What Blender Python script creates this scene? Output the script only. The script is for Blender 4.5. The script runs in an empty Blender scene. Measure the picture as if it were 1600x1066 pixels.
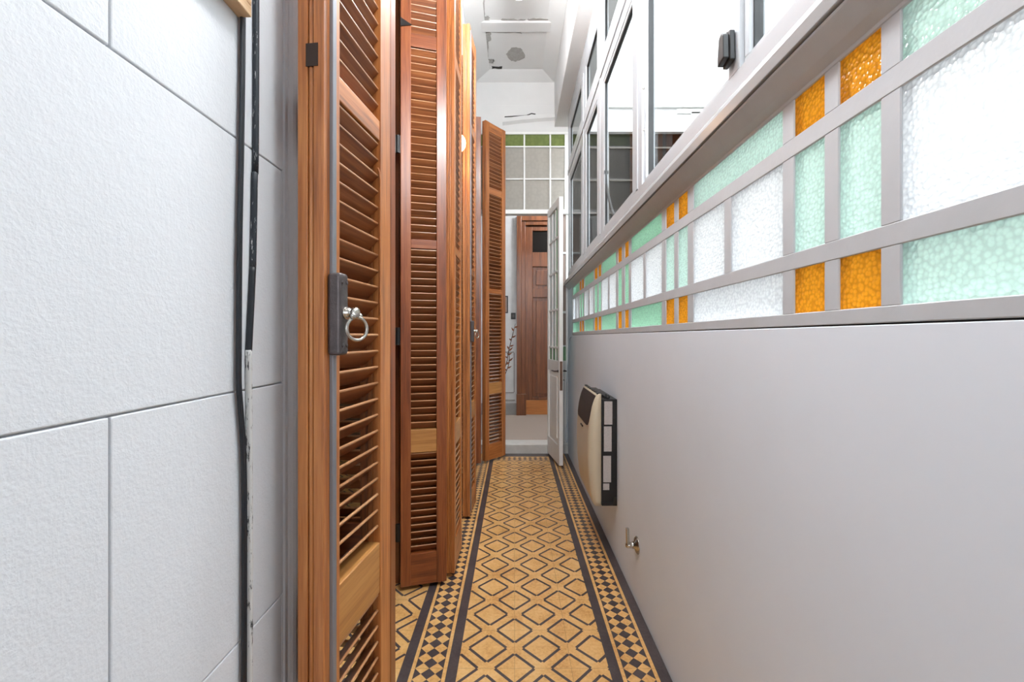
import bpy, bmesh, math, random
from mathutils import Vector, Matrix
random.seed(7)
S = bpy.context.scene
COL = S.collection
H = 1.166            # eye height
PI = math.pi

# ------------------------------------------------------------------ node helpers
class N:
    """tiny expression wrapper round math nodes"""
    def __init__(s, nt, sock): s.nt, s.s = nt, sock
    def _m(s, op, *a):
        n = s.nt.nodes.new('ShaderNodeMath'); n.operation = op
        for i, v in enumerate((s,) + a):
            if isinstance(v, N): s.nt.links.new(v.s, n.inputs[i])
            else: n.inputs[i].default_value = v
        return N(s.nt, n.outputs[0])
    def __add__(s, o): return s._m('ADD', o)
    def __sub__(s, o): return s._m('SUBTRACT', o)
    def __mul__(s, o): return s._m('MULTIPLY', o)
    def __truediv__(s, o): return s._m('DIVIDE', o)
    def abs(s): return s._m('ABSOLUTE')
    def lt(s, o): return s._m('LESS_THAN', o)
    def gt(s, o): return s._m('GREATER_THAN', o)
    def floor(s): return s._m('FLOOR')
    def round(s): return s._m('ROUND')
    def min(s, o): return s._m('MINIMUM', o)
    def max(s, o): return s._m('MAXIMUM', o)
    def mod2(s): return s._m('FLOORED_MODULO', 2.0)
    def inv(s): return (s * -1.0) + 1.0

def srgb(r, g, b):
    f = lambda c: c/12.92 if c <= .04045 else ((c+.055)/1.055)**2.4
    return (f(r/255), f(g/255), f(b/255), 1)

def newmat(name):
    m = bpy.data.materials.new(name); m.use_nodes = True
    nt = m.node_tree
    b = nt.nodes['Principled BSDF']
    return m, nt, b

def coord(nt, kind='Object', scale=(1, 1, 1), rnd=False):
    t = nt.nodes.new('ShaderNodeTexCoord')
    mp = nt.nodes.new('ShaderNodeMapping'); mp.inputs['Scale'].default_value = scale
    nt.links.new(t.outputs[kind], mp.inputs['Vector'])
    if rnd:
        oi = nt.nodes.new('ShaderNodeObjectInfo')
        c = nt.nodes.new('ShaderNodeCombineXYZ')
        k = N(nt, oi.outputs['Random']) * 37.0
        for i in range(3): nt.links.new(k.s, c.inputs[i])
        nt.links.new(c.outputs[0], mp.inputs['Location'])
    return mp.outputs[0]

def noise(nt, vec, scale, detail=4, rough=.55):
    n = nt.nodes.new('ShaderNodeTexNoise'); n.inputs['Scale'].default_value = scale
    n.inputs['Detail'].default_value = detail; n.inputs['Roughness'].default_value = rough
    nt.links.new(vec, n.inputs['Vector'])
    return n.outputs['Fac']

def ramp(nt, fac, stops):
    r = nt.nodes.new('ShaderNodeValToRGB')
    e = r.color_ramp.elements
    while len(e) < len(stops): e.new(.5)
    for el, (p, c) in zip(e, stops): el.position = p; el.color = c
    nt.links.new(fac, r.inputs[0])
    return r.outputs[0]

def mixc(nt, fac, a, b):
    m = nt.nodes.new('ShaderNodeMix'); m.data_type = 'RGBA'
    if isinstance(fac, N): fac = fac.s
    if isinstance(fac, (int, float)): m.inputs[0].default_value = fac
    else: nt.links.new(fac, m.inputs[0])
    for k, v in ((6, a), (7, b)):
        if isinstance(v, tuple): m.inputs[k].default_value = v
        else: nt.links.new(v, m.inputs[k])
    return m.outputs[2]

def bump(nt, b, h, strength=.2, dist=.002):
    n = nt.nodes.new('ShaderNodeBump'); n.inputs['Strength'].default_value = strength
    n.inputs['Distance'].default_value = dist
    nt.links.new(h.s if isinstance(h, N) else h, n.inputs['Height'])
    nt.links.new(n.outputs[0], b.inputs['Normal'])
    return n

def plain(name, col, rough=.5, metal=0, var=.06, scale=8, bs=0, bscale=200, coat=0):
    m, nt, b = newmat(name)
    v = coord(nt)
    f = noise(nt, v, scale, 3)
    lo = tuple(max(0, c*(1-var)) for c in col[:3]) + (1,)
    hi = tuple(min(1, c*(1+var)) for c in col[:3]) + (1,)
    nt.links.new(ramp(nt, f, [(.3, lo), (.7, hi)]), b.inputs['Base Color'])
    b.inputs['Roughness'].default_value = rough; b.inputs['Metallic'].default_value = metal
    if coat: b.inputs['Coat Weight'].default_value = coat
    if bs: bump(nt, b, noise(nt, v, bscale, 2), bs, .003)
    return m

def wood(name, dark, mid, light, axis=2, rough=.38, spec=.5):
    m, nt, b = newmat(name)
    sc = [34, 34, 34]; sc[axis] = 1.3
    v = coord(nt, 'Object', tuple(sc), True)
    f1 = N(nt, noise(nt, v, 1.0, 6, .65))
    sc2 = [160, 160, 160]; sc2[axis] = 7
    v2 = coord(nt, 'Object', tuple(sc2), True)
    f2 = N(nt, noise(nt, v2, 1.0, 3, .6))
    f = f1*.65 + f2*.35
    c = ramp(nt, f.s, [(.33, dark), (.5, mid), (.68, light)])
    nt.links.new(c, b.inputs['Base Color'])
    b.inputs['Roughness'].default_value = rough
    b.inputs['Specular IOR Level'].default_value = spec
    b.inputs['Coat Weight'].default_value = .35; b.inputs['Coat Roughness'].default_value = .28
    bump(nt, b, f2.s, .12, .001)
    return m

M = {}
WD = (srgb(104, 55, 22), srgb(174, 104, 51), srgb(208, 140, 80))
M['wood_v'] = wood('varnished_wood_upright', *WD, axis=2)
M['wood_h'] = wood('varnished_wood_crosswise', *WD, axis=0)
M['wood_slat'] = wood('varnished_wood_slat', srgb(84, 42, 20), srgb(136, 78, 42), srgb(170, 108, 64), axis=0, rough=.34)
M['wood_edge_glint'] = wood('slat_edge_painted_glint', srgb(140, 90, 54), srgb(178, 126, 84), srgb(200, 154, 112), axis=0, rough=.3)  # paler wood for slat noses: caught light put into the colour
WI = (srgb(78, 36, 15), srgb(134, 69, 32), srgb(166, 98, 52))
M['wood_in_v'] = wood('dark_red_wood_upright', *WI, axis=2)
M['wood_in_h'] = wood('dark_red_wood_crosswise', *WI, axis=0)
M['wood_pale'] = wood('pale_wood_crosswise', srgb(150, 95, 45), srgb(186, 130, 70), srgb(205, 152, 90), axis=0)
M['wood_red'] = wood('red_brown_wood_upright', srgb(72, 36, 16), srgb(118, 66, 33), srgb(146, 90, 50), axis=2, rough=.35)
M['wood_frame'] = wood('bare_pine', srgb(170, 130, 90), srgb(205, 170, 130), srgb(222, 192, 155), axis=1, rough=.6)
M['white_paint'] = plain('white_gloss_paint', srgb(226, 225, 222), .4, var=.03)
M['frame_paint'] = plain('greyish_white_paint', srgb(194, 196, 199), .4, var=.03, scale=14, bs=.12, bscale=60)
M['wall_right'] = plain('smooth_white_wall', srgb(228, 234, 242), .62, var=.015, scale=3, bs=.06, bscale=30)
M['ceiling'] = plain('old_white_ceiling_paint', srgb(212, 211, 209), .8, var=.03, scale=4, bs=.15, bscale=25)
M['patio'] = plain('white_patio_wall', srgb(198, 196, 192), .9, var=.02, scale=2, bs=.2, bscale=20)
M['alu'] = plain('painted_aluminium', srgb(180, 183, 186), .24, metal=0, var=.02)
M['sill'] = plain('grey_sill_paint', srgb(158, 158, 158), .24, var=.03)
M['steel'] = plain('nickel_steel', srgb(190, 186, 178), .24, metal=1, var=.08, scale=40)
M['iron'] = plain('dark_iron', srgb(92, 84, 84), .42, metal=.6, var=.15, scale=60, bs=.2, bscale=300)
M['rod'] = plain('grey_painted_rod', srgb(135, 135, 140), .4, metal=.4, var=.06)
M['black'] = plain('black_plastic', srgb(24, 23, 23), .38, var=.1)
M['rubber'] = plain('black_cable_sheath', srgb(30, 34, 40), .4, var=.1)
M['beige'] = plain('beige_enamel', srgb(201, 186, 160), .35, var=.02)
M['marble'] = plain('white_marble', srgb(205, 203, 198), .3, var=.07, scale=12)
M['grey_peel'] = plain('bare_grey_plaster', srgb(158, 155, 150), .9, var=.1, scale=40)
M['dark_gap'] = plain('dark_crack', srgb(52, 48, 45), .9, var=.1)
M['skirting'] = plain('grey_skirting', srgb(150, 148, 145), .5)
M['carpet'] = plain('taupe_carpet', srgb(165, 150, 138), .95, var=.12, scale=300, bs=.5, bscale=500)
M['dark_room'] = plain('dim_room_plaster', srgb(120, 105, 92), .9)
M['leafm'] = plain('dry_brown_leaf', srgb(130, 75, 45), .7, var=.3, scale=30)
M['twig'] = plain('dry_twig', srgb(92, 66, 50), .8)
M['ceramic'] = plain('grey_ceramic', srgb(140, 140, 138), .3)
M['bluecable'] = plain('pale_grey_cable', srgb(176, 186, 196), .4)
M['brown_pane'] = plain('brown_papered_glass', srgb(150, 128, 116), .35, var=.05)
M['kick'] = wood('orange_kick_board', srgb(150, 85, 35), srgb(185, 115, 55), srgb(205, 140, 75), axis=0)

# stucco of the left wall
m, nt, b = newmat('white_stucco')
v = coord(nt)
b.inputs['Base Color'].default_value = srgb(220, 222, 226)
b.inputs['Roughness'].default_value = .75
h = N(nt, noise(nt, v, 260, 3))*.6 + N(nt, noise(nt, v, 70, 3))
bump(nt, b, h, .30, .003)
M['stucco'] = m

# conduit with flaked white paint
m, nt, b = newmat('flaked_white_paint_on_black')
v = coord(nt, 'Object', (1, 1, .22))
f = noise(nt, v, 210, 5, .7)
nt.links.new(ramp(nt, f, [(.54, srgb(215, 214, 212)), (.57, srgb(200, 198, 195)), (.61, srgb(60, 60, 62))]), b.inputs['Base Color'])
b.inputs['Roughness'].default_value = .6
M['flaked'] = m
m, nt, b = newmat('black_sheath_with_paint_flecks')
v = coord(nt, 'Object', (1, 1, .2))
f = noise(nt, v, 240, 4, .7)
nt.links.new(ramp(nt, f, [(.60, srgb(34, 40, 48)), (.66, srgb(190, 190, 190))]), b.inputs['Base Color'])
b.inputs['Roughness'].default_value = .5
M['flecked'] = m

# glass
def clear_glass(name, tint=(1, 1, 1, 1), refl=.10):
    m, nt, b = newmat(name)
    nt.nodes.remove(b)
    tr = nt.nodes.new('ShaderNodeBsdfTransparent'); tr.inputs[0].default_value = tint
    gl = nt.nodes.new('ShaderNodeBsdfGlossy'); gl.inputs['Roughness'].default_value = .02
    lw = nt.nodes.new('ShaderNodeLayerWeight'); lw.inputs[0].default_value = .12
    k = N(nt, lw.outputs['Fresnel'])._m('MULTIPLY', .22)
    mx = nt.nodes.new('ShaderNodeMixShader')
    nt.links.new(k.s, mx.inputs[0]); nt.links.new(tr.outputs[0], mx.inputs[1]); nt.links.new(gl.outputs[0], mx.inputs[2])
    nt.links.new(mx.outputs[0], nt.nodes['Material Output'].inputs[0])
    return m
M['clear'] = clear_glass('clear_glass')
M['sash_glass'] = clear_glass('window_glass', (.92, .93, .93, 1))

def pebbled(name, col, scale=120, strength=.8, var=.12, gloss=.05, opac=.0):
    m, nt, b = newmat(name); nt.nodes.remove(b)
    v = coord(nt)
    vo = nt.nodes.new('ShaderNodeTexVoronoi'); vo.feature = 'SMOOTH_F1'
    vo.inputs['Scale'].default_value = scale; vo.inputs['Smoothness'].default_value = .2; vo.inputs['Randomness'].default_value = .75
    nt.links.new(v, vo.inputs['Vector'])
    d = vo.outputs['Distance']
    lo = tuple(c*(1-var) for c in col[:3]) + (1,)
    hi = tuple(min(1, c*(1+var*.5)) for c in col[:3]) + (1,)
    c = ramp(nt, d, [(.36, hi), (.66, lo)])
    bp = nt.nodes.new('ShaderNodeBump'); bp.inputs['Strength'].default_value = strength; bp.inputs['Distance'].default_value = .004
    bp.invert = True
    nt.links.new(d, bp.inputs['Height'])
    tl = nt.nodes.new('ShaderNodeBsdfTranslucent'); df = nt.nodes.new('ShaderNodeBsdfDiffuse')
    rf = nt.nodes.new('ShaderNodeBsdfRefraction'); rf.inputs['IOR'].default_value = 1.25; rf.inputs['Roughness'].default_value = .35
    gl = nt.nodes.new('ShaderNodeBsdfGlossy'); gl.inputs['Roughness'].default_value = .15
    for s in (tl, df, gl, rf): nt.links.new(bp.outputs[0], s.inputs['Normal'])
    for s in (tl, df, rf): nt.links.new(c, s.inputs['Color'])
    m0 = nt.nodes.new('ShaderNodeMixShader'); m0.inputs[0].default_value = .35
    nt.links.new(tl.outputs[0], m0.inputs[1]); nt.links.new(rf.outputs[0], m0.inputs[2])
    m1 = nt.nodes.new('ShaderNodeMixShader'); m1.inputs[0].default_value = opac
    nt.links.new(m0.outputs[0], m1.inputs[1]); nt.links.new(df.outputs[0], m1.inputs[2])
    m2 = nt.nodes.new('ShaderNodeMixShader'); m2.inputs[0].default_value = gloss
    nt.links.new(m1.outputs[0], m2.inputs[1]); nt.links.new(gl.outputs[0], m2.inputs[2])
    nt.links.new(m2.outputs[0], nt.nodes['Material Output'].inputs[0])
    return m
M['p_white'] = pebbled('clear_pebbled_glass', (.95, .95, .96, 1), scale=135, var=.12)
M['p_mint'] = pebbled('pale_mint_pebbled_glass', srgb(216, 244, 230), scale=135, var=.11)
M['p_green'] = pebbled('green_pebbled_glass', srgb(174, 228, 192))
M['p_amber'] = pebbled('amber_pebbled_glass', srgb(252, 160, 38), scale=135, var=.2)
M['t_white'] = pebbled('dull_frosted_glass', srgb(190, 186, 178), 30, .1, .04, .0, .6)
M['t_green'] = pebbled('dull_green_glass', srgb(138, 150, 96), 30, .1, .1, .0, .6)
M['d_white'] = pebbled('frosted_door_glass', srgb(226, 232, 230), 60, .2, .04, .05, .6)
M['d_green'] = pebbled('green_door_glass', srgb(150, 190, 150), 60, .2, .05, .05, .6)
M['dark_glass'] = plain('dark_window_glass', srgb(26, 22, 19), .5, var=.2, scale=3)
M['dark_glass'].node_tree.nodes['Principled BSDF'].inputs['Specular IOR Level'].default_value = .12

# lamp
m, nt, b = newmat('warm_lamp_glass')
b.inputs['Base Color'].default_value = (1, .85, .6, 1)
b.inputs['Emission Color'].default_value = (1, .52, .2, 1); b.inputs['Emission Strength'].default_value = 14
M['lamp'] = m
for nm_, st_ in (('fill_lamp_white', 100), ('fill_lamp_dim', 8), ('fill_lamp_soft', 55)):  # glow of the unseen globes added as fill
  m, nt, b = newmat(nm_ + '_glass')
  b.inputs['Base Color'].default_value = (1, 1, 1, 1)
  b.inputs['Emission Color'].default_value = (.95, .975, 1.0, 1); b.inputs['Emission Strength'].default_value = st_
  M[nm_] = m

# printed sticker
m, nt, b = newmat('printed_white_sticker')
t = nt.nodes.new('ShaderNodeTexCoord'); sp = nt.nodes.new('ShaderNodeSeparateXYZ')
nt.links.new(t.outputs['Object'], sp.inputs[0])
z = N(nt, sp.outputs[0])
nz = N(nt, noise(nt, coord(nt, 'Object', (900, 900, 300)), 1.0, 1))
ln = ((z*260.0) - (z*260.0).floor()).gt(.62) * nz.gt(.47)
nt.links.new(mixc(nt, ln, srgb(192, 184, 180), srgb(128, 120, 118)), b.inputs['Base Color'])
M['sticker'] = m

# patterned floor
m, nt, b = newmat('patterned_encaustic_tiles')
t = nt.nodes.new('ShaderNodeTexCoord'); sp = nt.nodes.new('ShaderNodeSeparateXYZ')
nt.links.new(t.outputs['Object'], sp.inputs[0])
x = N(nt, sp.outputs[0]); y0 = N(nt, sp.outputs[1])
yy = (y0 - 1.744) * (.2/.2013)
def fold(a): return (a - (a/.2).round()*.2).abs()
dx, dy = fold(x), fold(yy)
L1 = dx + dy; L = L1.min((L1 * -1.0) + .2); e = (dx - dy).abs()
bar = L.gt(.0632) * L.lt(.0788) * e.lt(.0672)
def border(t):
    mm = (t - .1).abs()
    cx = t - .1
    yp = yy - .025
    P = (((cx + yp)/.05) + .5).floor(); Q = (((cx - yp)/.05) + .5).floor()
    chk = (P + Q).mod2().lt(.5) * mm.lt(.05)
    return (chk + mm.gt(.063)).min(1.0)
left_t = (x*-1.0) - .2; right_t = x - .332
inL = left_t.gt(0) * left_t.lt(.2); inR = right_t.gt(0)
# cross border at the far end
et = y0 - 4.15
cyy = (x - (x/.05).floor()*.05) - .025
ecx = et - .065
P = (((ecx + x)/.05) + .5).floor(); Q = (((ecx - x)/.05) + .5).floor()
echk = ((P + Q).mod2().lt(.5) * (ecx.abs().lt(.05)) + et.gt(.13) + (et.lt(.012))).min(1.0)
inE = et.gt(0) * inR.inv() * x.gt(-.2)
inB = (inL + inR).min(1.0)
field = (inB + inE).min(1.0).inv()
dark = (bar*field + border(left_t)*inL + border(right_t)*inR + echk*inE).min(1.0)
seam = (dx.lt(.0007) * field + dy.lt(.0007)).min(1.0)
v = coord(nt)
n1 = noise(nt, v, 9, 5, .65); n2 = noise(nt, v, 90, 4, .6)
fm = N(nt, n1)*.6 + N(nt, n2)*.4
cream = ramp(nt, fm.s, [(.34, srgb(192, 136, 74)), (.5, srgb(218, 169, 104)), (.66, srgb(230, 188, 128))])
blk = ramp(nt, fm.s, [(.34, srgb(58, 50, 52)), (.6, srgb(82, 72, 72))])
c = mixc(nt, dark, cream, blk)
c = mixc(nt, seam*.55, c, srgb(96, 74, 52))
nt.links.new(c, b.inputs['Base Color'])
rr = N(nt, n2)*.25 + .22
nt.links.new(rr.s, b.inputs['Roughness'])
bump(nt, b, (seam*-1.0) + N(nt, n1)*.3, .15, .001)
M['tiles'] = m

# ------------------------------------------------------------------ mesh helpers
class MB:
    def __init__(s): s.bm = bmesh.new(); s.mi = 0
    def _f(s, vs):
        try:
            f = s.bm.faces.new(vs); f.material_index = s.mi; return f
        except ValueError: return None
    def box(s, x0, x1, y0, y1, z0, z1, mat=None):
        p = [Vector(q) for q in ((x0,y0,z0),(x1,y0,z0),(x1,y1,z0),(x0,y1,z0),(x0,y0,z1),(x1,y0,z1),(x1,y1,z1),(x0,y1,z1))]
        if mat: p = [mat @ q for q in p]
        v = [s.bm.verts.new(q) for q in p]
        fs = []
        for f in ((3,2,1,0),(4,5,6,7),(0,1,5,4),(1,2,6,5),(2,3,7,6),(3,0,4,7)):
            fs.append(s._f([v[i] for i in f]))
        return fs
    def prism(s, pts, d, cap=True):
        """pts: closed loop of 3-D points, d: extrusion vector"""
        d = Vector(d); a = [s.bm.verts.new(Vector(p)) for p in pts]; b = [s.bm.verts.new(Vector(p)+d) for p in pts]
        n = len(a)
        for i in range(n): s._f([a[i], a[(i+1) % n], b[(i+1) % n], b[i]])
        if cap: s._f(a[::-1]); s._f(b)
    def tube(s, path, r, n=10, closed=False):
        path = [Vector(p) for p in path]; rings = []
        up = Vector((0, 0, 1)); m = len(path); prev = None
        for i, p in enumerate(path):
            if closed: t = (path[(i+1) % m]-path[i-1]).normalized()
            else: t = (path[min(i+1, m-1)]-path[max(i-1, 0)]).normalized()
            if prev is None:
                a = t.cross(up if abs(t.z) < .9 else Vector((1, 0, 0))).normalized()
            else: a = (prev - t*prev.dot(t)).normalized()
            prev = a; b = t.cross(a)
            rr = r[i] if isinstance(r, (list, tuple)) else r
            rings.append([s.bm.verts.new(p + (a*math.cos(2*PI*k/n) + b*math.sin(2*PI*k/n))*rr) for k in range(n)])
        for i in range(m if closed else m-1):
            A, B = rings[i], rings[(i+1) % m]
            for k in range(n): s._f([A[k], A[(k+1) % n], B[(k+1) % n], B[k]])
        if not closed: s._f(rings[0][::-1]); s._f(rings[-1])
    def lathe(s, prof, o, axis, n=20):
        """prof: (radius, height along axis)"""
        ax = Vector(axis).normalized(); a = ax.cross(Vector((0, 0, 1)) if abs(ax.z) < .9 else Vector((1, 0, 0))).normalized(); b = ax.cross(a)
        o = Vector(o); rings = []
        for r, h in prof:
            r = max(r, 1e-5)
            rings.append([s.bm.verts.new(o + ax*h + (a*math.cos(2*PI*k/n)+b*math.sin(2*PI*k/n))*r) for k in range(n)])
        for A, B in zip(rings, rings[1:]):
            for k in range(n): s._f([A[k], A[(k+1) % n], B[(k+1) % n], B[k]])
        s._f(rings[0][::-1]); s._f(rings[-1])
    def build(s, name, mats, parent=None, bevel=0, smooth=False, seg=2):
        bmesh.ops.recalc_face_normals(s.bm, faces=s.bm.faces)
        me = bpy.data.meshes.new(name); s.bm.to_mesh(me); s.bm.free()
        if not isinstance(mats, (list, tuple)): mats = [mats]
        for q in mats: me.materials.append(q)
        o = bpy.data.objects.new(name, me); COL.objects.link(o)
        if parent: o.parent = parent
        if smooth:
            for p in me.polygons: p.use_smooth = True
        if bevel:
            bv = o.modifiers.new('bevel', 'BEVEL'); bv.width = bevel; bv.segments = seg; bv.limit_method = 'ANGLE'
        return o

def tag(o, label=None, cat=None, group=None, kind=None):
    if label: o['label'] = label
    if cat: o['category'] = cat
    if group: o['group'] = group
    if kind: o['kind'] = kind
    return o
def struct(o, label, cat): return tag(o, label, cat, None, 'structure')
def empty(name, loc, rz=0):
    o = bpy.data.objects.new(name, None); o.empty_display_size = .05
    o.location = loc; o.rotation_euler = (0, 0, rz); COL.objects.link(o); return o
def bx(name, mat, *b, parent=None, bevel=0):
    mb = MB(); mb.box(*b); return mb.build(name, mat, parent, bevel)

XR, XL, YE = .534, -.40, 4.39        # right wall, left wall, far end
YB = -.45                            # the corridor mouth behind the camera
ZC = 3.786

# ------------------------------------------------------------------ shell
struct(bx('floor', M['tiles'], -3.2, XR+.03, -4.2, YE, -.08, 0), 'yellow and black patterned tile floor with checked borders', 'floor')

# right wall below the glazing
struct(bx('wall_right', M['wall_right'], XR, XR+.14, YB, YE, 0, 1.1842, bevel=.0015), 'smooth white wall under the stained glass band', 'wall')
mb = MB(); mb.box(XR+.008, XR+.10, YB, YE, 1.182, 1.187)
struct(mb.build('trim_1', M['dark_gap']), 'thin dark joint between the right wall and glazed band', 'trim')

# left wall: stucco block facing, piers and lintels
YW = .25
OP = [(.995, 2.112), (3.10, 4.040)]
mb = MB()
edges = [YW] + [q for o in OP for q in (o[0]-.014, o[1]+.014)] + [YE]
for i in range(0, len(edges), 2): mb.box(-.70, XL-.006, edges[i], edges[i+1], 0, 4.1)
for a, c in OP: mb.box(-.70, XL-.006, a, c, 3.20, 4.1)
zs = [1.4525 + .3647*k for k in range(-4, 8)]; zs[0] = 0.0
g = .0022
for k in range(len(zs)-1):
    off = .4335 if (k % 2 == 0) else .4335 + .32
    ys = sorted({YW, .981} | {round(off + .64*j, 4) for j in range(-4, 2) if YW+.02 < off + .64*j < .9})
    for a, c in zip(ys, ys[1:]):
        z0, z1 = zs[k], min(zs[k+1], 4.1)
        if z1 > z0: mb.box(XL-.007, XL, a+g*.5, c-g*.5, z0+g*.5, z1-g*.5)
for (a, c) in ((2.126, 3.086), (4.054, YE)): mb.box(XL-.007, XL, a, c, 0, 4.1)
for a, c in OP: mb.box(XL-.007, XL, a, c, 3.20, 4.1)
struct(mb.build('wall_left', M['stucco'], bevel=.0015), 'rough white stucco wall scored into large blocks', 'wall')
# rounded plaster bead at the edge of the block wall
mb = MB()
mb.tube([(XL+.001, .778, 0.0), (XL+.001, .778, 4.1)], .013, 14)
mb.box(XL-.003, XL+.004, .757, .80, 0, 4.1)
struct(mb.build('trim_2', M['stucco'], smooth=False), 'white rounded plaster bead beside the first shutter leaf', 'trim')

# timber lining of the two openings
for i, (a, c) in enumerate(OP):
    mb = MB()
    mb.box(-.695, -.402, a-.014, a, 0, 3.2); mb.box(-.695, -.348, c, c+.012, 0, 3.2); mb.box(-.695, -.402, a, c, 3.186, 3.2)  # far boards extended past the wall to block light seen through slats
    mb.box(-.69, -.545, a, a+.035, 0, 3.186); mb.box(-.69, -.545, c-.035, c, 0, 3.186)
    struct(mb.build('trim_%d' % (3+i), M['wood_red'], bevel=.003),
           ('dark timber lining of the near shuttered doorway', 'dark timber lining of the far shuttered doorway')[i], 'trim')
# dim rooms behind the openings
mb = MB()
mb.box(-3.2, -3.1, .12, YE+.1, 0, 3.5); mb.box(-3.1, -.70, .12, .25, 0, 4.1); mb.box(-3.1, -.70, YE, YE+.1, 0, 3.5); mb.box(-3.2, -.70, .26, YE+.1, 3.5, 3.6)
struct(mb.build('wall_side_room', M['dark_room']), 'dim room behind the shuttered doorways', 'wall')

# unseen hall and its window opening, added behind the viewer for fill light
mb = MB()
mb.box(-3.25, -3.1, -4.2, .12, 0, 4.1); mb.box(-3.1, .68, -4.35, -4.2, 0, .9); mb.box(-3.1, .68, -4.35, -4.2, 2.9, 4.1)
mb.box(-3.1, -1.15, -4.35, -4.2, .9, 2.9); mb.box(-.45, .68, -4.35, -4.2, .9, 2.9)
mb.box(-3.1, -.7, .10, .13, 0, 4.1)
mb.box(XR, XR+.14, -4.2, YB, 0, 4.1)
struct(mb.build('wall_fill_hall', M['wall_right']), 'white walls of the unseen hall added behind the viewer for fill light', 'wall')
struct(bx('ceiling_fill_hall', M['ceiling'], -3.25, .68, -4.35, YB, ZC+.001, ZC+.13), 'white ceiling of the added hall behind the viewer', 'ceiling')
struct(bx('ceiling_fill_hall_side', M['ceiling'], -3.25, -.70, YB, .12, ZC+.001, ZC+.13), 'white ceiling of the added hall beside the corridor mouth', 'ceiling')
# ceiling with recessed panels, coves, bulkhead above the windows
mb = MB()
mb.box(-.70, .75, YB, YE+.05, ZC, ZC+.12)
mb.prism([(.40, YB, 3.723), (.272, YB, ZC), (.40, YB, ZC+.02)], (0, YE-YB, 0))
mb.prism([(XL, YW, 3.723), (-.24, YW, ZC), (XL, YW, ZC+.02)], (0, YE-YW, 0))
mb.prism([(XL, 4.406, 3.723), (XL, 4.283, ZC), (XL, 4.406, ZC+.02)], (.80, 0, 0))
def band(y0, y1):
    mb.prism([(-.30, y0, ZC+.01), (-.30, y0+.008, ZC-.016), (-.30, y1-.008, ZC-.016), (-.30, y1, ZC+.01)], (.62, 0, 0))
for yb in (3.62, 1.9, .2): band(yb, yb+.13)
ceil = struct(mb.build('ceiling', M['ceiling'], bevel=.003), 'old white panelled ceiling with flaking paint', 'ceiling')
mb = MB(); mb.box(.40, .75, YB, YE+.01, 3.272, 3.80)
struct(mb.build('trim_5', M['ceiling'], bevel=.004), 'white boxed beam running above the aluminium windows', 'trim')

def patch(pts, z, name='peeling_patch', mat='grey_peel', jitter=.006, sub=5, th=.003):
    out = []
    n = len(pts)
    for i in range(n):
        a, c = Vector(pts[i]), Vector(pts[(i+1) % n])
        for k in range(sub):
            p = a.lerp(c, k/sub)
            out.append((p.x + random.uniform(-jitter, jitter), p.y + random.uniform(-jitter, jitter), z - th))
    mb = MB(); mb.prism(out, (0, 0, th+.002)); return mb.build(name, M[mat], ceil)
def cpx(px, py, z=ZC):             # ceiling point seen at a pixel
    D = (z-H)*685/(527-py); return ((px-804)*D/685, D)
# round bare spot, strips along the band, corner flakes
cx, cy = cpx(806, 85)
patch([(cx+.085*math.cos(t)*(1+.12*math.sin(3*t)), cy+.10*math.sin(t)) for t in [i*PI/6 for i in range(12)]], ZC, sub=2, jitter=.008)
def strip(x0, x1, y0, y1, mat='grey_peel', z=ZC, j=.010, th=.003):
    a = cpx(x0, y0, z); c = cpx(x1, y0, z); d = cpx(x1, y1, z); e_ = cpx(x0, y1, z)
    patch([a, c, d, e_], z, mat=mat, jitter=j, sub=6, th=th)
strip(745, 815, 45, 51); strip(757, 766, 50, 64); strip(758, 763, 64, 92, j=.004); strip(764, 771, 92, 98)
strip(784, 866, 32.6, 35.2, 'dark_gap'); strip(826, 866, 29, 33.3); strip(755, 765, 25, 34.5); strip(755, 757.5, 0, 25, j=.003)
strip(769, 784, 104, 107, 'dark_gap', j=.006); strip(784, 820, 30, 33)
strip(867, 874, 38, 40, 'dark_gap', j=.004)

# far wall above the transom
mb = MB()
mb.box(-.70, 2.05, YE, YE+.16, 3.225, 3.49)
mb.box(-.70, 2.05, YE+.012, YE+.16, 3.49, 4.6)
struct(mb.build('wall_far', M['ceiling'], bevel=.003), 'white plaster wall above the transom window', 'wall')
# sagging plaster lip
mb = MB()
pa = [(-.12, 3.36), (-.02, 3.372), (.08, 3.385), (.2, 3.395), (.32, 3.405), (.42, 3.41), (.50, 3.412)]
for (x0, z0), (x1, z1) in zip(pa, pa[1:]):
    w0, w1 = .05, .05
    mb.prism([(x0, YE, z0), (x0, YE-.02, z0-.01), (x0, YE-.03, z0-.055), (x0, YE, z0-.075)], (x1-x0, 0, z1-z0))
tag(mb.build('trim_6', M['ceiling']), 'crooked white plaster lip above the transom window', 'trim', None, 'structure')
mb = MB()
mb.tube([(-.10, YE-.002, 3.372), (.0, YE-.003, 3.377), (.12, YE-.004, 3.384), (.17, YE-.003, 3.405), (.21, YE-.003, 3.398)], .005, 6)
tag(mb.build('plaster_crack', M['dark_gap'], ceil))

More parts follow.
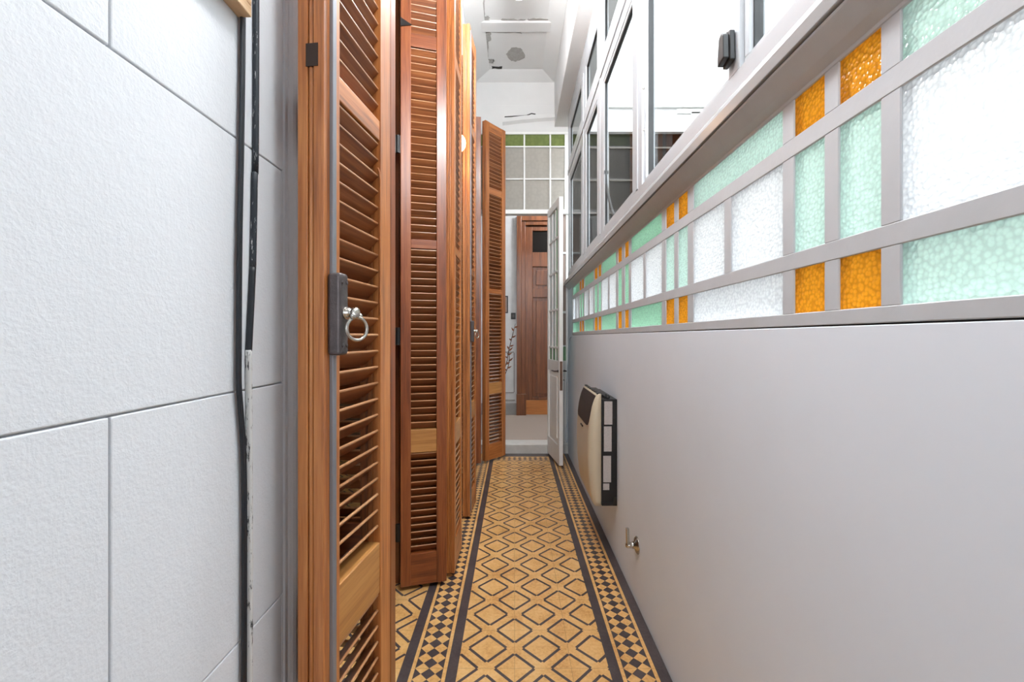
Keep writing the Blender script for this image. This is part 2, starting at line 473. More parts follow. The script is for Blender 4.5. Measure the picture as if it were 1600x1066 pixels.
# ------------------------------------------------------------------ stained glass band (window_1)
ROWS = [(1.2112, 1.2955), (1.3275, 1.5130), (1.5480, 1.6206)]
WH = [(.17, .6066, .37, .406), (.875, 1.311, 1.082, 1.1187), (1.594, 2.0126, 1.786, 1.82),
      (2.312, 2.69, 2.4716, 2.51), (2.968, 3.356, 3.1265, 3.173), (3.631, 4.02, 3.80, 3.842)]
GR = [((.6406, .7229), (.757, .839)), ((1.355, 1.4345), (1.469, 1.55)), ((2.055, 2.127), (2.188, 2.265)),
      ((2.7136, 2.798), (2.83, 2.932)), ((3.393, 3.49), (3.517, 3.604)), None]
Y0, Y1 = -.35, 4.075
fr = MB()
X0, X1 = XR, XR+.032
for a, c in ((1.187, ROWS[0][0]), (ROWS[0][1], ROWS[1][0]), (ROWS[1][1], ROWS[2][0]), (ROWS[2][1], 1.645)):
    fr.box(X0, X1, Y0, Y1, a, c)
cells = []
def post(a, c, rows):
    for r in rows: fr.box(X0+.0004, X1, a, c, ROWS[r][0]-.0005, ROWS[r][1]+.0005)
prev = Y0
for k, w in enumerate(WH):
    post(prev, w[0], (0, 1, 2))
    post(w[2], w[3], (1,))
    near = k <= 1
    cells += [(w[0], w[2], 1, 'p_white'), (w[3], w[1], 1, 'p_white'), (w[0], w[1], 2, 'p_mint' if near else 'p_green'),
              (w[0], w[1], 0, ('p_mint', 'p_white')[k] if near else 'p_green')]
    prev = w[1]
    if GR[k]:
        (a, b_), (c, d) = GR[k]
        post(prev, a, (0, 1, 2)); post(b_, c, (0, 1, 2)); prev = d
        for q in ((a, b_), (c, d)):
            cells += [(q[0], q[1], 0, 'p_amber'), (q[0], q[1], 1, 'p_mint' if near else 'p_green'), (q[0], q[1], 2, 'p_amber')]
post(prev, Y1, (0, 1, 2))
w1 = struct(fr.build('window_1', M['frame_paint'], bevel=.0015, seg=1), 'long band of white, mint and amber pebbled glass panes in a grey painted frame', 'window')
PL = {'p_amber': 'amber pebbled pane', 'p_white': 'clear pebbled pane', 'p_mint': 'pale mint pebbled pane', 'p_green': 'green pebbled pane'}
for a, c, r, mm in cells:
    mb = MB()
    fs = mb.box(X0+.0035, X0+.0075, a-.003, c+.003, ROWS[r][0]-.003, ROWS[r][1]+.003)
    for f in fs: f.material_index = 1
    fs[5].material_index = 0                                  # pebbled corridor face
    o = mb.build('glass_pane', [M[mm], M['clear']], w1); o['label'] = PL[mm]
# solid infill of the band beyond both ends
struct(bx('wall_right_upper', M['wall_right'], XR, XR+.14, Y1, YE, 1.183, 1.72), 'narrow white wall piece at far end of the glazed band', 'wall')
struct(bx('wall_right_rear', M['wall_right'], XR, XR+.14, YB, Y0, 1.183, 1.72), 'white wall continuing behind the viewer', 'wall')

# sill moulding between the band and the aluminium windows
mb = MB()
sec = [(XR+.10, 1.640), (XR, 1.628), (.520, 1.640), (.506, 1.656), (.496, 1.667), (.494, 1.672), (XR+.10, 1.672)]
mb.prism([(x, YB, z) for x, z in sec], (0, 4.30-YB, 0))
struct(mb.build('trim_7', M['frame_paint'], bevel=.002), 'painted moulding under the window sill', 'trim')
mb = MB()
sec = [(XR+.10, 1.675), (.490, 1.675), (.488, 1.700), (.492, 1.712), (.503, 1.728), (XR+.10, 1.728)]
mb.prism([(x, YB, z) for x, z in sec], (0, 4.36-YB, 0))
mb.box(.505, .6, YB, 4.30, 1.6715, 1.676)
struct(mb.build('trim_8', M['sill'], bevel=.002), 'glossy grey sill ledge under the aluminium windows', 'trim')

# ------------------------------------------------------------------ aluminium windows (window_2)
XF = .505
posts = [(YB, YB+.06), (.20, .26), (.985, 1.037), (1.742, 1.87), (2.50, 2.68), (3.12, 3.32), (4.02, 4.14)]
fr = MB()
fr.box(XF, .535, YB, 4.14, 1.728, 1.772)
fr.box(XF, .535, YB, 4.14, 2.625, 2.69); fr.box(XF-.006, .535, YB, 4.14, 2.69, 2.735); fr.box(XF, .535, YB, 4.14, 2.735, 2.80)
fr.box(XF, .535, YB, 4.14, 3.10, 3.272)
for a, c in posts:
    fr.box(XF+.0006, .558 if a in (.985, 1.742) else .534, a, c, 1.772, 3.10)
    if c-a > .1:                                    # coupling strip on the double posts
        fr.box(XF-.004, XF+.002, (a+c)/2-.012, (a+c)/2+.012, 1.772, 3.10)
w2 = struct(fr.build('window_2', M['alu'], bevel=.002), 'row of grey aluminium windows with upper lights above the sill', 'window')
for (a, c), (d, e_) in zip(posts, posts[1:]):
    for z0, z1 in ((1.772, 2.625), (2.80, 3.10)):
        y0, y1 = c, d
        sm = MB(); t = .020
        dxs = 0 if d < 1.8 and z0 < 2 else -.0205
        xs0, xs1 = (.516+dxs*.4, .552+dxs)
        sm.box(xs0, xs1, y0, y1, z0, z0+t); sm.box(xs0, xs1, y0, y1, z1-t, z1)
        sm.box(xs0, xs1, y0, y0+t, z0+t, z1-t); sm.box(xs0, xs1, y1-t, y1, z0+t, z1-t)
        s_ = sm.build('sash', M['alu'], w2, bevel=.002)
        gk = MB(); q = .005
        ga, gb, gx = .526+dxs*.7, .545+dxs, .534+dxs
        gk.box(ga, gb, y0+t, y1-t, z0+t, z0+t+q); gk.box(ga, gb, y0+t, y1-t, z1-t-q, z1-t)
        gk.box(ga, gb, y0+t, y0+t+q, z0+t+q, z1-t-q); gk.box(ga, gb, y1-t-q, y1-t, z0+t+q, z1-t-q)
        gk.build('gasket', M['black'], s_)
        gm = MB(); gm.box(gx, gx+.004, y0+t, y1-t, z0+t, z1-t); gm.build('sash_pane', M['sash_glass'], s_)
# black latch handle on the near post
mb = MB()
mb.prism([(.503, .998, 1.80), (.503, 1.034, 1.796), (.503, 1.036, 1.815), (.503, 1.030, 1.865), (.503, 1.018, 1.876), (.503, 1.000, 1.868)], (-.012, 0, 0))
mb.prism([(.491, 1.002, 1.806), (.491, 1.032, 1.800), (.491, 1.032, 1.82), (.491, 1.026, 1.862), (.491, 1.014, 1.87), (.491, 1.004, 1.86)], (-.014, 0, 0))
mb.build('latch_handle', M['black'], w2, bevel=.002)['label'] = 'black latch handle'
# black stay arm
mb = MB()
mb.tube([(.515, 2.50, 2.10), (.522, 2.47, 1.99), (.534, 2.42, 1.88), (.55, 2.38, 1.79)], [.008, .008, .009, .009], 8)
mb.box(.508, .53, 2.48, 2.505, 2.09, 2.11)
mb.build('stay_arm', M['black'], w2)['label'] = 'black window stay arm'
for zz in (1.99, 2.155):
    mb = MB(); mb.lathe([(.005, 0), (.004, .002)], (.5125, 1.741, zz), (0, -1, 0), 10); mb.build('screw', M['steel'], w2)

# ------------------------------------------------------------------ light well outside
mb = MB(); mb.box(2.0, 2.15, -3.0, YE+.2, 0, 4.3)
struct(mb.build('wall_light_well', M['patio']), 'white wall across the light well outside the windows', 'wall')
mb = MB(); mb.box(.675, 2.0, -3.0, YE+.2, -.08, 0)
struct(mb.build('floor_light_well', M['patio']), 'pale floor of the light well', 'floor')
mb = MB(); mb.box(.55, 2.0, -3.15, -3.0, 0, 3.0)
struct(mb.build('wall_light_well_rear', M['patio']), 'white wall closing the light well behind the viewer', 'wall')
# dark glazing closing its far end, lintel and a pilaster at right
mb = MB()
mb.box(.56, 2.0, YE-.03, YE, 3.455, 3.60); mb.box(1.62, 2.0, YE-.012, YE+.1, 3.40, 3.455); mb.box(1.765, 2.0, YE-.012, YE+.1, 0, 3.42)
struct(mb.build('trim_9', M['patio'], bevel=.003), 'white lintel ledge and pier outside at far end of the light well', 'trim')
mb = MB()
mb.box(.578, 1.765, YE+.05, YE+.06, 0, 3.455)
w5 = struct(mb.build('window_5', M['dark_glass']), 'dark glazed screen outside at far end of the light well', 'window')
mb = MB()
for zz in (1.75, 2.42, 2.7515, 3.08): mb.box(.578, 1.765, YE+.035, YE+.052, zz-.008, zz+.008)
for xx in (.70, .95, 1.35, 1.75): mb.box(xx-.008, xx+.008, YE+.035, YE+.052, 0, 3.40)
mb.build('glazing_bars', plain('dull_brown_bars', srgb(92, 86, 78), .7), w5)
mb = MB()
mb.tube([(1.05, YE+.006, 3.71), (1.18, YE+.004, 3.86), (1.28, YE+.003, 4.0), (1.34, YE+.002, 4.2), (1.36, YE+.002, 4.4)], .008, 6)
tag(mb.build('outdoor_cable', M['white_paint']), 'thin white cable curving up the outside wall beyond the window glass', 'cable')

# ------------------------------------------------------------------ transom (window_3), sidelight (window_4)
tz = [2.4285, 2.7515, 3.0757, 3.2116]; tx = [-.40, -.162, .098, .3576, .505]
fr = MB()
ya, yb = YE, YE+.035
fr.box(-.40, .56, ya-.025, yb+.02, 2.395, 2.438)          # ledge
for zz in tz[1:3]: fr.box(-.40, .56, ya, yb, zz-.007, zz+.007)
fr.box(-.40, .56, ya, yb, 3.2, 3.226)
for xx in tx[1:4]: fr.box(xx-.008, xx+.008, ya+.0005, yb, 2.438, 3.20)
fr.box(-.40, -.385, ya+.0005, yb, 2.438, 3.2); fr.box(.503, .575, ya+.0005, yb, 2.438, 3.2)
w3 = struct(fr.build('window_3', M['white_paint'], bevel=.002), 'high transom window of dull frosted panes with a green top row at corridor end', 'window')
for i in range(4):
    for j in range(3):
        o = bx('glass_pane', M['t_green' if j == 2 else 't_white'], tx[i], tx[i+1], YE+.015, YE+.020, tz[j], tz[j+1], parent=w3)
        if j == 2: o['label'] = 'green pane'
fr = MB()
for x0, x1 in ((.335, .375), (.515, .56)): fr.box(x0, x1, YE, YE+.035, .0, 2.395)
for z0, z1 in ((0, .12), (.88, .93), (1.405, 1.428), (.99+.08, 1.085), (2.0, 2.02)): fr.box(.375, .515, YE+.0005, YE+.035, z0, z1)
w4 = struct(fr.build('window_4', M['white_paint'], bevel=.002), 'narrow sidelight with brown panes behind the white door', 'window')
for z0, z1, mm in ((.93, 1.07, 'd_green'), (1.085, 1.405, 'brown_pane'), (1.428, 2.0, 'brown_pane'), (2.02, 2.395, 'brown_pane')):
    o = bx('glass_pane', M[mm], .375, .515, YE+.015, YE+.02, z0, z1, parent=w4)
bx('lower_panel', M['white_paint'], .375, .515, YE+.012, YE+.03, .12, .88, parent=w4)

# threshold step and far room
struct(bx('trim_10', M['marble'], -.70, .67, YE-.003, YE+.20, -.06, .092, bevel=.006), 'white marble threshold step at corridor end', 'trim')
struct(bx('floor_far_room', M['carpet'], -1.6, 1.6, YE+.20, 6.3, -.05, .088), 'taupe carpet of the room beyond the threshold', 'floor')
mb = MB(); mb.box(-1.6, .03, 6.1, 6.25, 0, 3.5); mb.box(1.02, 1.6, 6.1, 6.25, 0, 3.5); mb.box(.03, 1.02, 6.1, 6.25, 2.84, 3.5)
mb.box(-1.7, -1.6, YE+.05, 6.25, 0, 3.5); mb.box(1.6, 1.7, YE+.05, 6.25, 0, 3.5)
mb.box(-1.6, -.70, YE+.1, YE+.16, 0, 3.5); mb.box(.66, 1.6, YE+.1, YE+.16, 0, 3.5)
mb.box(-1.6, 1.6, YE+.1, 6.25, 3.5, 3.6); mb.box(-.05, 1.1, 6.25, 6.3, 0, 3.0)
struct(mb.build('wall_far_room', plain('far_room_white', srgb(214, 214, 214), .7)), 'white wall of the far room beyond the threshold', 'wall')
mb = MB(); mb.box(-1.6, .028, 6.08, 6.1, .088, .25); mb.box(-.30, .005, 6.09, 6.1, .28, .30); 
mb.box(-.30, -.01, 6.092, 6.1, .95, .965); mb.box(-.012, .0, 6.092, 6.1, .4, .95); mb.box(-.3, -.01, 6.092, 6.1, .39, .402)
struct(mb.build('baseboard_far', M['skirting'], bevel=.003), 'grey skirting at foot of the far room wall', 'baseboard')

# wooden door in the far room
fr = MB()
for a, c, y in ((.03, .095, 6.04), (.095, .15, 6.07)):
    fr.box(a, c, y, 6.2, .088, 2.84-(a-.03)); fr.box(1.05-c, 1.05-a, y, 6.2, .088, 2.84-(a-.03)); fr.box(c, 1.05-c, y, 6.2, 2.84-(c-.03), 2.84-(a-.03))
fr.box(.025, .16, 6.03, 6.12, .088, .38); fr.box(.89, 1.02, 6.03, 6.12, .088, .38)
d2 = struct(fr.build('door_2', M['wood_red'], bevel=.004), 'dark panelled wooden door at far end of the far room', 'door')
lf = MB()
x0, x1 = .15, .90
P = [(.33, 1.72), (1.84, 2.15), (2.35, 2.65)]
lf.box(x0, x0+.10, 6.11, 6.16, .09, 2.71); lf.box(x1-.10, x1, 6.11, 6.16, .09, 2.71)
for a, c in ((.29, .33), (1.72, 1.84), (2.15, 2.35), (2.65, 2.71)): lf.box(x0+.10, x1-.10, 6.11, 6.16, a, c)
dl = lf.build('door_leaf', M['wood_red'], d2, bevel=.004)
for i, (a, c) in enumerate(P):
    mb = MB(); mb.box(x0+.10, x1-.10, 6.135, 6.15, a, c)
    if i < 2: mb.box(x0+.15, x1-.15, 6.122, 6.14, a+.05, c-.05)
    mb.build('door_panel', M['wood_red'] if i < 2 else M['dark_glass'], dl, bevel=.006)
bx('kick_board', M['kick'], x0+.001, x1-.001, 6.10, 6.13, .09, .288, parent=dl, bevel=.002)['label'] = 'paler orange kick board'

# things in the far room
t = empty('light_switch', (-.018, 6.1, 1.46))
mb = MB(); mb.box(-.032, .032, -.012, 0, -.045, .045); mb.build('switch_plate', M['black'], t, bevel=.004)
mb = MB(); mb.box(-.012, .012, -.018, -.010, -.02, .02); mb.build('rocker', M['iron'], t, bevel=.002)
tag(t, 'small black light switch on the far white wall left of wooden door', 'switch')
t = empty('picture_frame', (-.22, 6.1, 1.62))
mb = MB(); mb.box(-.13, .13, -.02, 0, -.12, -.105); mb.box(-.13, .13, -.02, 0, .105, .12); mb.box(-.13, -.115, -.02, 0, -.105, .105); mb.box(.115, .13, -.02, 0, -.105, .105)
mb.build('frame', M['black'], t, bevel=.002)
mb = MB(); mb.box(-.115, .115, -.008, -.002, -.105, .105); mb.build('picture', M['brown_pane'], t)
tag(t, 'dark framed picture on the far white wall, mostly behind the furthest shutter', 'picture')

t = empty('floor_vase', (-.17, 5.0, .088))
mb = MB(); mb.lathe([(.05, 0), (.06, .02), (.075, .25), (.055, .48), (.035, .56), (.042, .60), (.036, .60), (.03, .56), (.03, .3)], (0, 0, 0), (0, 0, 1), 24)
mb.build('vase_body', M['ceramic'], t, smooth=True)
tag(t, 'grey floor vase holding dried branches behind the furthest shutter', 'vase')
t = empty('dried_branch', (-.17, 5.0, .70))
def branch(path):
    mb = MB(); mb.tube(path, [.005]*(len(path)-1)+[.002], 6); s_ = mb.build('stem', M['twig'], t)
    for i in range(2, len(path)-1):
        for sgn in (-1, 1):
            p = Vector(path[i]).lerp(Vector(path[i+1]), .3 + .3*(sgn > 0)); d = Vector((sgn*.03+.01, random.uniform(-.02, .01), random.uniform(.012, .04))); 
            sd = d.cross(Vector((0, 1, .2))).normalized()*.010
            lf = MB(); nn = Vector((0, -.002, 0))
            lf.prism([p, p+d*.4+sd, p+d*.8+sd*.7, p+d*1.25, p+d*.8-sd*.7, p+d*.4-sd], nn)
            lf.build('leaf', M['leafm'], s_)
branch([(0, 0, -.25), (.01, 0, -.05), (.05, -.01, .08), (.085, -.015, .2), (.10, -.01, .30), (.125, -.01, .40), (.15, -.01, .50), (.18, -.01, .62)])
branch([(0, 0, -.25), (.02, 0, -.05), (.07, .01, .06), (.10, .015, .14), (.11, .02, .22), (.10, .02, .36)])
tag(t, 'dried branch with small brown leaves against the far white wall', 'branch')
for p in ((.075, 4.985, .80), (.062, 5.0, .83)): pass

# ------------------------------------------------------------------ white glazed door standing open (door_1)
DW = .475
d1 = empty('door_1', (.327, 4.375, .02), math.atan2(3.92-4.375, .395-.327))
d1['kind'] = 'structure'; d1['label'] = 'white glazed door standing open at corridor end'; d1['category'] = 'door'
# local x from hinge to free edge, local y: corridor-centre face at y=0 pointing -y -> check, z up
DT = .036; DH = 2.40
fr = MB()
fr.box(0, .05, 0, DT, 0, DH); fr.box(DW-.06, DW, 0, DT, 0, DH)
fr.box(.05, DW-.06, 0, DT, 0, .17); fr.box(.05, DW-.06, 0, DT, .83, .93); fr.box(.05, DW-.06, 0, DT, DH-.07, DH)
for zz in (1.05, 1.40, 1.75, 2.06): fr.box(.05, DW-.06, .006, DT-.006, zz-.009, zz+.009)
for xx in (.17, .30): fr.box(xx-.009, xx+.009, .007, DT-.007, .93, DH-.07)
d1f = fr.build('door_frame', M['white_paint'], d1, bevel=.002)
xs = [.05, .17, .30, DW-.06]; zz = [.93, 1.05, 1.40, 1.75, 2.06, DH-.07]
for i in range(3):
    for j in range(5):
        gcol = 'd_green' if (i == 2 or j == 0) else 'd_white'
        o = bx('glass_pane', M[gcol], xs[i], xs[i+1], DT/2-.002, DT/2+.002, zz[j], zz[j+1], parent=d1)
        o['label'] = 'green pane' if gcol == 'd_green' else 'frosted white pane'
mb = MB(); mb.box(.05, DW-.06, .012, DT-.012, .17, .83); mb.box(.10, DW-.11, .004, DT-.004, .22, .78)
mb.build('lower_panel', M['white_paint'], d1, bevel=.006)
mb = MB(); mb.box(DW-.001, DW+.003, .006, DT-.006, .67, .93)
mb.build('lock_plate', plain('rusty_brown_plate', srgb(110, 86, 72), .5, .4), d1)['label'] = 'rusty brown lock plate'
for sy, y in ((-1, 0), (1, DT)):
    mb = MB(); mb.lathe([(.012, 0), (.012, .006), (.006, .007), (.006, .04)], (DW-.035, y, .84), (0, sy, 0), 12)
    mb.tube([(DW-.035, y+sy*.038, .84), (DW-.08, y+sy*.042, .842), (DW-.12, y+sy*.040, .84)], .006, 8)
    mb.build('lever_handle', M['iron'], d1, smooth=True)
mb = MB(); mb.lathe([(.006, 0), (.006, .02), (.004, .021)], (DW-.035, DT, .76), (0, 1, 0), 8); mb.build('key_bolt', M['iron'], d1)

# ------------------------------------------------------------------ shutters
ZR = [0, .145, .612, .717, 1.556, 1.598, 2.487, 2.55, 3.06, 3.15]    # local: rail/louvre boundaries
def slats(mb, x0, x1, z0, z1, t):
    z0 += .003; z1 -= .003
    n = max(1, round((z1-z0)/.0335)); p = (z1-z0)/n
    dzh = .0155; th = .0027
    for i in range(n):
        zc = z0 + p*(i+.5)
        a = Vector((.0056, zc+dzh)); c = Vector((t-.0056, zc-dzh))
        d = (c-a).normalized(); nrm = Vector((-d.y, d.x))
        pts = []
        for k in range(6):
            an = PI/2 + PI*k/5
            pts.append(a + d*(math.cos(an)*th*1.0+th) + nrm*math.sin(an)*th)
        for k in range(6):
            an = -PI/2 + PI*k/5
            pts.append(c + d*(math.cos(an)*th-th) + nrm*math.sin(an)*th)
        n0 = len(mb.bm.faces)
        mb.prism([(x0, q.x, q.y) for q in pts], (x1-x0, 0, 0))
        mb.bm.faces.ensure_lookup_table()
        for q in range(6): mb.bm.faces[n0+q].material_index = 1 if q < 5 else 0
def make_leaf(P0, P1, label, stile=.047, t=.042, lock=False, rod=None, edge=True, pale=True):
    wv, wh = (M['wood_v'], M['wood_h']) if edge else (M['wood_in_v'], M['wood_in_h'])
    P0 = Vector(P0); P1 = Vector(P1); d = P1-P0; W = d.length
    r = empty('shutter_leaf', (P0.x, P0.y, .02), math.atan2(d.y, d.x))
    tag(r, label, 'shutter', 'folding louvred shutter leaves')
    for a, c in ((0, stile), (W-stile, W)):
        mb = MB()
        if not edge: mb.box(a, c, 0, t, 0, 3.15)
        if edge:
            i0, i1 = (.004, 0) if a == 0 else (0, .004)
            mb.box(a, c, 0, t*.40, 0, 3.15); mb.box(a, c, t*.62, t, 0, 3.15); mb.box(a+i0*1.5, c-i1*1.5, t*.40, t*.62, 0, 3.15)
            xo = a+.005 if a == 0 else c-.005
            mb.tube([(xo, t*.52, 0.001), (xo, t*.52, 3.149)], .0045, 10)
        mb.build('stile', wv, r, bevel=.0025)
    for i in range(0, 9, 2):
        z0, z1 = ZR[i], ZR[i+1]
        mb = MB(); mb.box(stile-.001, W-stile+.001, .002, t-.002, z0 if i else 0, z1)
        o = mb.build('rail', M['wood_pale'] if i == 2 and pale else wh, r, bevel=.002)
        if i == 2 and pale: o['label'] = 'paler plain lower rail'
    for i in range(1, 8, 2):
        mb = MB(); slats(mb, stile-.0005, W-stile+.0005, ZR[i], ZR[i+1], t)
        mb.build('louvre_panel', [M['wood_slat'], M['wood_edge_glint']], r)
    if rod is not None:
        mb = MB(); mb.box(rod-.0058, rod+.0058, -.0065, .0005, .03, 3.12)
        # rod guides
        for zz in (.25, .8, 1.7, 2.4):
            mb.box(rod-.010, rod+.010, -.0085, .0005, zz-.012, zz+.012) if zz > 3 else None
        mb.build('bolt_rod', M['rod'], r, bevel=.0012)['label'] = 'grey metal bolt rod'
        zc = 1.184
        mb = MB(); mb.box(rod-.0135, rod+.0135, -.024, .0005, zc-.068, zc+.068)
        lk = mb.build('lock_case', M['iron'], r, bevel=.006, seg=3); lk['label'] = 'dark iron lock case'
        for sx, sz in ((-.007, .052), (.007, .052), (.006, -.052), (-.006, -.052)):
            mb = MB(); mb.lathe([(.0032, 0), (.0028, .0012), (.001, .0016)], (rod+sx, -.0238, zc+sz), (0, -1, 0), 10); mb.build('screw', M['iron'], lk)
        mb = MB()
        mb.lathe([(.0105, 0), (.0105, .003), (.0085, .005), (.0095, .008), (.006, .011), (.0058, .012), (.0088, .014), (.0098, .018), (.0088, .022), (.005, .024), (.001, .0245)], (rod+.002, -.0235, zc+.002), (0, -1, 0), 20)
        mb.tube([(rod-.004, -.041, zc-.003), (rod+.015, -.041, zc-.003)], .0042, 10)
        for xx in (rod-.005, rod+.016): mb.lathe([(.001, -.005), (.0045, -.0035), (.006, 0), (.0045, .0035), (.001, .005)], (xx, -.041, zc-.003), (1, 0, 0), 12)
        mb.build('knob', M['steel'], lk, smooth=True)
        mb = MB(); R = .019
        cpt = Vector((rod+.006, -.042, zc-.024))
        mb.tube([cpt + Vector((math.sin(a)*R*math.cos(.5), math.sin(a)*R*math.sin(-.5), math.cos(a)*R)) for a in [2*PI*k/28 for k in range(28)]], .003, 8, closed=True)
        mb.build('ring_pull', M['steel'], lk, smooth=True)['label'] = 'nickel ring pull'
    return r, W
A, W = make_leaf((-.3077, .7075), (-.2734, .9654), 'nearest shutter leaf, large at left with dark lock case and ring pull, beside white wall', stile=.049, t=.046, rod=.022)
# mortise scar on its near edge, thin bead beside the slats
mb = MB(); mb.box(-.0012, .004, .010, .031, 1.585, 1.622); mb.build('mortise_scar', plain('dark_brown_scar', srgb(52, 36, 28), .8), A)
mb = MB(); mb.tube([(W-.056, .004, 1.498), (W-.0515, .002, 1.490), (W-.0500, .001, 1.475), (W-.0500, .001, 1.20)], .0022, 8)
mb.build('slat_bead', M['wood_v'], A)
make_leaf((-.493, 1.015), (-.284, 1.005), 'inner shutter leaf folded behind the nearest leaf, almost hidden', t=.036, edge=False, pale=False)
L2, W2 = make_leaf((-.5217, 2.004), (-.319, 2.060), 'shutter leaf facing the viewer in the near doorway, second from left', t=.036, edge=False)
for zz in (.25, 1.15, 2.03, 2.9):
    mb = MB(); mb.tube([(-.012, .006, zz-.04), (-.012, .006, zz+.04)], .008, 10); mb.box(-.030, .001, .004, .008, zz-.04, zz+.04)
    mb.build('hinge', M['black'], L2)
mb = MB(); mb.prism([(.0, -.002, 2.565), (.05, -.002, 2.58), (.0, -.002, 2.605)], (0, -.006, 0)); mb.build('catch', M['black'], L2)
make_leaf((-.291, 2.125), (-.288, 2.400), 'shutter leaf folded along the corridor just before the glowing wall lamp', t=.042)
make_leaf((-.286, 2.800), (-.268, 3.062), 'narrow looking shutter leaf with lock just after the glowing wall lamp', stile=.049, t=.046, rod=.022)
make_leaf((-.493, 3.115), (-.286, 3.105), 'inner shutter leaf of the far doorway, almost hidden behind the locked leaf', t=.036, edge=False)
make_leaf((-.515, 3.955), (-.305, 3.985), 'shutter leaf edge in the far doorway, only a strip showing', t=.036, edge=False)
make_leaf((-.268, 4.040), (-.088, 4.262), 'furthest shutter leaf, angled across corridor beside the white threshold', stile=.052, t=.042)

# ------------------------------------------------------------------ wall lamp
t = empty('wall_lamp', (XL, 2.60, 2.33))
mb = MB(); mb.lathe([(.045, 0), (.045, .008), (.02, .014), (.014, .02), (.014, .03)], (0, 0, 0), (1, 0, 0), 20); mb.build('base', M['white_paint'], t, smooth=True)
mb = MB(); c0 = .059
mb.lathe([(.052*math.sin(PI*k/12), -.052*math.cos(PI*k/12)*1.05) for k in range(13)], (c0, 0, -.012), (0, 0, 1), 20)
mb.build('lamp_globe', M['lamp'], t, smooth=True)
tag(t, 'glowing warm globe lamp on left wall between the two shuttered doorways', 'lamp')

# ------------------------------------------------------------------ things on the left wall
t = empty('picture_frame', (XL, .634, 1.628))
mb = MB()
mb.box(0, .020, -.34, 0, 0, .016); mb.box(0, .020, -.016, 0, .016, .42); mb.box(0, .020, -.34, -.324, .016, .42); mb.box(0, .020, -.324, -.016, .404, .42)
mb.build('frame', M['wood_frame'], t, bevel=.0012)
mb = MB(); mb.box(.001, .006, -.324, -.016, .016, .404); mb.build('backing', M['white_paint'], t)
tag(t, 'pale wooden frame corner at top of white wall beside the black cable', 'frame')

def wallpt(px, py, X):
    D = X*685/(px-804); return (X, D, H + (527-py)*D/685)
def wpath(pts, X): return [wallpt(a, c, X) for a, c in pts]
def smooth_path(p, n=6):
    p = [Vector(q) for q in p]; out = []
    for i in range(len(p)-1):
        a = p[max(i-1, 0)]; b = p[i]; c = p[i+1]; d = p[min(i+2, len(p)-1)]
        for k in range(n):
            t_ = k/n
            out.append(.5*((2*b)+(c-a)*t_+(2*a-5*b+4*c-d)*t_*t_+(3*b-a-3*c+d)*t_**3))
    out.append(p[-1]); return out
def z_path(pts):
    """(pixel column at the wall plane, height) -> points on left wall"""
    return [(XL+.006, (XL+.006)*685/(px-804), z) for px, z in pts]
mb = MB()
cp = z_path([(381, 3.6), (380, 2.0), (379.5, 1.65), (377, 1.45), (374, 1.30), (373, 1.15), (373, 1.10), (376, 1.06), (380, 1.0), (381.5, .9), (381, .66), (380.5, 0.0)])
sp_ = smooth_path(cp, 6)
mb.tube([p + Vector((0, -.0018, 0)) for p in sp_], .0027, 8); mb.tube([p + Vector((0, .0030, 0)) for p in sp_], .0024, 8)
tag(mb.build('twin_cable', M['rubber'], smooth=True), 'black twin cable hanging down white wall, left of the painted cable', 'cable')
t = empty('painted_cable', (0, 0, 0))
up = smooth_path([(XL+.004, (XL+.004)*685/(px-804), z) for px, z in ((401, 3.6), (400, 1.66), (397.5, 1.40), (395, 1.27))], 6)
mid = smooth_path([(XL+.004, (XL+.004)*685/(px-804), z) for px, z in ((395, 1.272), (391.5, 1.20), (389, 1.152), (388.5, 1.146))], 6)
low = smooth_path([(XL+.004, (XL+.004)*685/(px-804), z) for px, z in ((388.5, 1.147), (389, 1.05), (390, .8), (389.5, .0))], 6)
for p, mm, nm in ((up, 'flecked', 'upper_run'), (mid, 'rubber', 'bare_run'), (low, 'flaked', 'painted_run')):
    mb = MB(); mb.tube(p, .0046, 10); mb.build(nm, M[mm], t, smooth=True)
tag(t, 'cable with flaking white paint on white wall, right of the black twin cable', 'cable')

# ------------------------------------------------------------------ gas heater on the right wall
HY, HX = 2.282, .534
t = empty('gas_heater', (HX, HY, .287))
mb = MB(); mb.box(-.080, 0, 0, .46, .0, .555)
mb.box(-.082, -.012, -.004, .462, .004, .02); mb.box(-.06, -.03, .03, .43, .555, .568)
for q in (.008, .05): mb.lathe([(.009, 0), (.009, .01), (.005, .012), (.005, .02)], (-.045, q+.01, .555), (0, 0, 1), 10)
mb.box(-.075, -.012, -.003, .001, .15, .156); mb.box(-.075, -.012, -.003, .001, .32, .328); mb.box(-.075, -.012, -.003, .001, .455, .46)
mb.box(-.020, -.002, -.006, .0, .01, .05)
mb.build('casing', M['black'], t, bevel=.004)['label'] = 'black metal casing'
prof = [(0, .118), (.02, .128), (.08, .138), (.16, .146), (.25, .150), (.34, .149), (.42, .143), (.47, .136), (.52, .126), (.55, .116), (.575, .104), (.582, .096)]
def depth(z):
    for (a, p), (c, q) in zip(prof, prof[1:]):
        if a <= z <= c: return p + (q-p)*(z-a)/(c-a)
    return prof[-1][1]
mb = MB(); ns = 12; rows = []
for z, dp in prof:
    row = []
    for k in range(ns+1):
        s_ = k/ns; ed = min(s_, 1-s_); dd = dp - .005*max(0, 1-ed/.10)**2
        row.append(mb.bm.verts.new((-dd, .0 + .46*s_, z)))
    rows.append(row)
back = [[mb.bm.verts.new((-.083, .46*k/ns, z)) for k in (0, ns)] for z, _ in prof]
for r0, r1 in zip(rows, rows[1:]):
    for k in range(ns): mb._f([r0[k], r0[k+1], r1[k+1], r1[k]])
